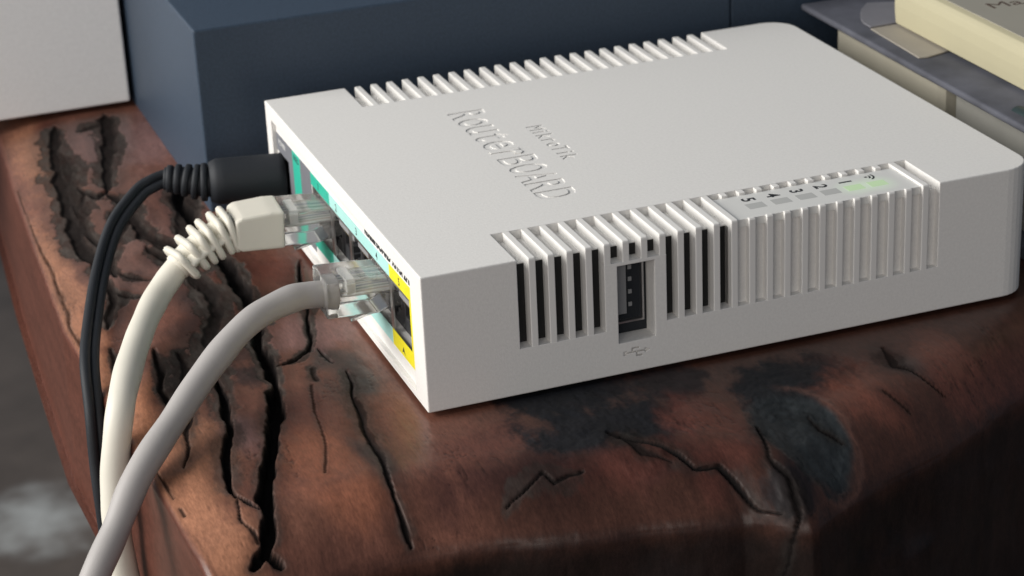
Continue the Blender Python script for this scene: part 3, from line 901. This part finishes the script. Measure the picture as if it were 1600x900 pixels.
# ------------------------------------------------------------------ network plugs and cables
def plug_parts(parent, loc, tilt_y=0.0, yaw=0.0, back=-14.2):
    """clear RJ45 plug, its nose towards +x, latch below"""
    mm = Matrix.Translation(Vector(loc)) @ Matrix.Rotation(yaw, 4, 'Z') @ Matrix.Rotation(tilt_y, 4, 'Y')
    def add(name, bm, material, par, smooth=False):
        bm.transform(mm)
        return link(name, bm_mesh(bm), material, par, smooth)
    W2 = 5.75
    prof = [(7.0, -2.6), (7.0, 3.0), (6.2, 3.9), (-2.0, 3.9), (-3.0, 4.1), (back, 4.1), (back, -3.7), (-1.0, -3.7), (1.0, -2.6)]
    body = add('plug', prism_bm(prof, 1, -W2, W2, bev=.4, seg=3), M['clear'], parent)
    # latch lever springing from the nose, sloping down and back
    lat = [(6.4, -2.6), (6.8, -3.4), (3.0, -4.2), (-1.0, -5.0), (-6.2, -6.4), (-6.4, -5.5), (-1.0, -4.1), (3.0, -3.3)]
    add('latch', prism_bm(lat, 1, -2.5, 2.5, bev=.15, seg=1), M['clear'], body)
    add('clamp_bar', box_bm(-7.6, -5.6, -3.6, 3.6, .6, 3.0, .3), M['wirew'], body)
    for k in range(8):
        w = M[('wirew', 'wireo', 'wirew', 'wireg', 'wirew', 'wireb', 'wirew', 'wireo')[k]]
        yk = (k - 3.5) * 1.05
        add('wire', tube_bm(catmull([(-8.5, yk * .6, .2), (-5, yk, .6), (0, yk, .9), (5.0, yk, .9)], 4), .42, 8), w, body, True)
        add('contact', box_bm(2.2, 6.4, yk - .16, yk + .16, 1.4, 3.3), M['gold'], body)
    return body, mm

# beige cable in the first port
beige = empty('network_cable', (-0.02, 0.0749, 0.0145))
def adopt(root):
    bpy.context.view_layer.update()
    inv = root.matrix_world.inverted()
    for ch in root.children:
        ch.matrix_parent_inverse = inv
tag(beige, 'beige network cable with ribbed boot plugged into the green port', 'cable')
plug_parts(beige, (0, 74.9, 15.0), tilt_y=math.radians(3), yaw=math.radians(-3.0), back=-9.5)
mmb = Matrix.Translation(Vector((0, 74.9, 15.0))) @ Matrix.Rotation(math.radians(-3.0), 4, 'Z') @ Matrix.Rotation(math.radians(3), 4, 'Y')
bm = prism_bm([(-9.0, -4.2), (-9.0, 4.4), (-12, 4.5), (-18.6, 3.8), (-20.0, 3.0), (-20.0, -3.4), (-18.6, -4.2)], 1, -5.8, 5.8, bev=.8, seg=3)
bm.transform(mmb)
boot = link('boot', bm_mesh(bm), M['beige'], beige)
path = catmull([(-18, 75.9, 15.9), (-21, 75.9, 15.5), (-25, 75.6, 14.1), (-29, 75.1, 12.2), (-33.4, 74.0, 9.4)], 10)
tube('strain_relief', path, lambda t: 3.4 - .3 * t, M['beige'], beige, 24)
link('boot_spine', bm_mesh(tube_bm(path[4:-4], 5.35, 24, ry=1.7)), M['beige'], beige, smooth=True)
fr = frames(path)
nf = 6
for k in range(nf):
    i = 9 + int(k * (len(path) - 13) / (nf - 1))
    p, t, s_, u_ = fr[i]
    ww = 5.8 - .12 * k
    hh = 4.75 - .1 * k
    bm = bmesh.new()
    rings = []
    seg = 32
    for (off, sc) in ((-.82, .84), (-.62, .95), (0, 1.0), (.62, .95), (.82, .84)):
        ring = []
        for j in range(seg):
            a = 2 * math.pi * j / seg
            ca, sa = math.cos(a), math.sin(a)
            e = .5
            ring.append(bm.verts.new(p + t * off + s_ * (ww * sc * math.copysign(abs(ca) ** e, ca)) + u_ * (hh * sc * math.copysign(abs(sa) ** e, sa))))
        rings.append(ring)
    for a, b in zip(rings, rings[1:]):
        for j in range(seg):
            bm.faces.new((a[j], a[(j + 1) % seg], b[(j + 1) % seg], b[j]))
    bm.faces.new(rings[0][::-1])
    bm.faces.new(rings[-1])
    link('boot_ridge', bm_mesh(bm), M['beige'], beige, smooth=True)
path = catmull([(-28, 75.2, 12.8), (-32.4, 74.3, 10.1), (-40, 68, 5.2), (-48.6, 48, 4.2), (-56.7, 24, 2.8), (-60.4, 19, -11), (-61.6, 16, -23.5), (-61.0, 14, -36), (-60, 13, -60), (-58, 14, -140)], 14)
tube('cable_jacket', path, lambda t: 2.92 + .07 * math.sin(37 * t) + .05 * math.sin(83 * t + 1), M['beige'], beige, 24)
adopt(beige)

# grey cable in the fourth port
greyc = empty('network_cable', (-0.014, 0.0314, 0.0145))
tag(greyc, 'grey network cable with bare clear plug beside the yellow port', 'cable')
plug_parts(greyc, (0, 31.4, 15.4), tilt_y=math.radians(3), yaw=math.radians(-1), back=-12.2)
path = catmull([(-9.0, 31.3, 15.6), (-12.5, 31.2, 16.0), (-19, 30, 16.5), (-28.6, 26, 15), (-38.4, 20, 10), (-48.4, 11, 4.4), (-58.3, 1, -1.1), (-65, -6, -8.1), (-72.2, -14, -15.2), (-80, -22, -30), (-84, -24, -90)], 14)
tube('cable_jacket', path, lambda t: 2.84 + .07 * math.sin(31 * t + 2) + .06 * math.sin(71 * t), M['greyc'], greyc, 24)
adopt(greyc)

# black power lead
lead = empty('power_cable', (-0.02, 0.112, 0.014))
tag(lead, 'black power lead with thick barrel plug at the far end of the ports', 'cable')
A, B = Vector((1.2, 109.3, 13.2)), Vector((-16.5, 112.2, 13.6))
path = [A.lerp(B, k / 10) for k in range(11)]
tube('barrel', path, lambda t: 5.5 if t < .93 else 5.5 - (t - .93) * 12, M['black'], lead, 32)
rel = catmull([B - (B - A).normalized() * 1, (-19, 113, 13.8), (-23, 114.6, 14.6), (-26.5, 115.8, 15.0)], 8)
tube('strain_relief', rel, lambda t: 3.7 - 1.0 * t, M['black'], lead, 24)
fr = frames(rel)
for k, i in enumerate((5, 9, 13, 17, 21)):
    p, t, s_, u_ = fr[min(i, len(fr) - 1)]
    w = 4.6 - .32 * k
    path = [p + t * a for a in (-.75, -.6, 0, .6, .75)]
    rr = (.9, .98, 1, .98, .9)
    link('relief_ring', bm_mesh(tube_bm(path, lambda q, w=w: w * (1 - .1 * abs(2 * q - 1) ** 3), 24)), M['black'], lead, smooth=True)
core = catmull([(-22, 115.0, 14.6), (-26, 116, 14.9), (-30, 115.4, 14.2), (-33.4, 114, 12.9), (-40.4, 108, 8.6), (-46.3, 97, 3.5), (-52.8, 74, 2.0), (-57.9, 52, 1.2), (-59.6, 42, -6.0), (-60.4, 39, -16.5), (-60.6, 37, -28.5), (-60.4, 36, -60), (-58, 36, -150)], 12)
fr = frames(core)
for sgn in (-1, 1):
    pth = [p + (s_ * .55 + u_ * .83) * (1.05 * sgn) for p, t, s_, u_ in fr]
    tube('cord', pth, 1.15, M['black'], lead, 14)
adopt(lead)

# ------------------------------------------------------------------ things behind the router
wb = empty('white_box', (-0.065, 0.27, 0))
tag(wb, 'plain white box standing behind the cables at the top left', 'box')
box('shell', -120, -14.8, 220, 320, .6, 95, M['wboxm'], wb, bev=.8, seg=3)
for fx in (-105, -30):
    box('foot', fx - 6, fx + 6, 236, 248, -1.2, .7, M['rubber'], wb)
    box('foot', fx - 6, fx + 6, 300, 312, -1.2, .7, M['rubber'], wb)
adopt(wb)

nb = empty('blue_grey_box', (0.08, 0.17, 0))
tag(nb, 'long low dark blue-grey box directly behind the white router', 'box')
box('shell', -13.3, 128.05, 130, 260, -1.5, 45.5, M['navy'], nb, bev=.7, seg=3)
box('end_section', 128.3, 260, 130.2, 260, -1.5, 45.4, M['navy'], nb, bev=.5, seg=2)
adopt(nb)

# old dark book beside the router
bk = empty('old_book', (0.19, 0.08, 0))
tag(bk, 'old dark dusty hardback book lying to the right of the router', 'book')
bm = box_bm(147, 250, 10, 127.5, 28.2, 30, .8, 3)
link('front_cover', bm_mesh(bm), M['cover'], bk, smooth=True)
box('back_cover', 147, 250, 10, 127.5, -1.3, 2, M['cover'], bk, bev=.6)
bm = prism_bm([(149.5, 111.5), (149.3, 61), (150.2, 58.5), (152.5, 57.5), (244, 57.5), (244, 111.5)], 2, 2, 28.3, bev=.3)
link('page_block', bm_mesh(bm), M['page'], bk)
box('page_block', 152.2, 244, 14, 57.3, 2, 28.3, M['page2'], bk, bev=.3)
bm = tube_bm([Vector((152, y_, 28.6)) for y_ in (31.5, 30.5, 26, 12)], lambda t: 2.2 if t > .1 else 1.5, 20)
link('spine_cap', bm_mesh(bm), M['cap'], bk, smooth=True)
adopt(bk)

# a paper slip and film marker under the cream book
sl = empty('paper_slip', (0.157, 0.09, 0.0302))
tag(sl, 'tan paper slip sticking out from under the cream book', 'paper')
def sheet(name, pts, material, parent, z0, th=.35):
    link(name, bm_mesh(prism_bm(pts, 2, z0, z0 + th, bev=.08, seg=1)), material, parent)
sheet('slip', [(151.9, 98.6), (151.6, 93), (150.7, 72.5), (153, 72.0), (159.5, 73.8), (163, 86), (163, 99)], M['slip'], sl, 30.05)
sheet('film', [(161, 117.6), (157.4, 113.6), (155.4, 110.5), (152.9, 105.6), (152.0, 102.6), (151.9, 98.7), (163, 99.1), (170, 114.5)], M['flap'], sl, 30.45)
adopt(sl)

yb = empty('cream_book', (0.2, 0.06, 0.0308))
tag(yb, 'pale yellow paperback lying on top of the dark book', 'book')
prof = [(158.6, 31.0), (158.3, 33.5), (158.15, 36), (158.3, 38.8), (158.7, 40.4), (159.5, 41.4), (160.8, 41.8), (240, 41.8), (240, 31.0)]
link('cover', bm_mesh(prism_bm(prof, 1, 4, 98.0, bev=.25)), M['ycover'], yb)
box('cover_panel', 160.9, 240.5, 4.2, 97.6, 41.7, 41.95, M['ytop'], yb)
printed('title_word', 'Ma', 8.5, 4.2, (1, 0, 0), (0, 1, 0), (171.3, 68.2, 41.96), M['ink'], yb, depth=.02)
adopt(yb)
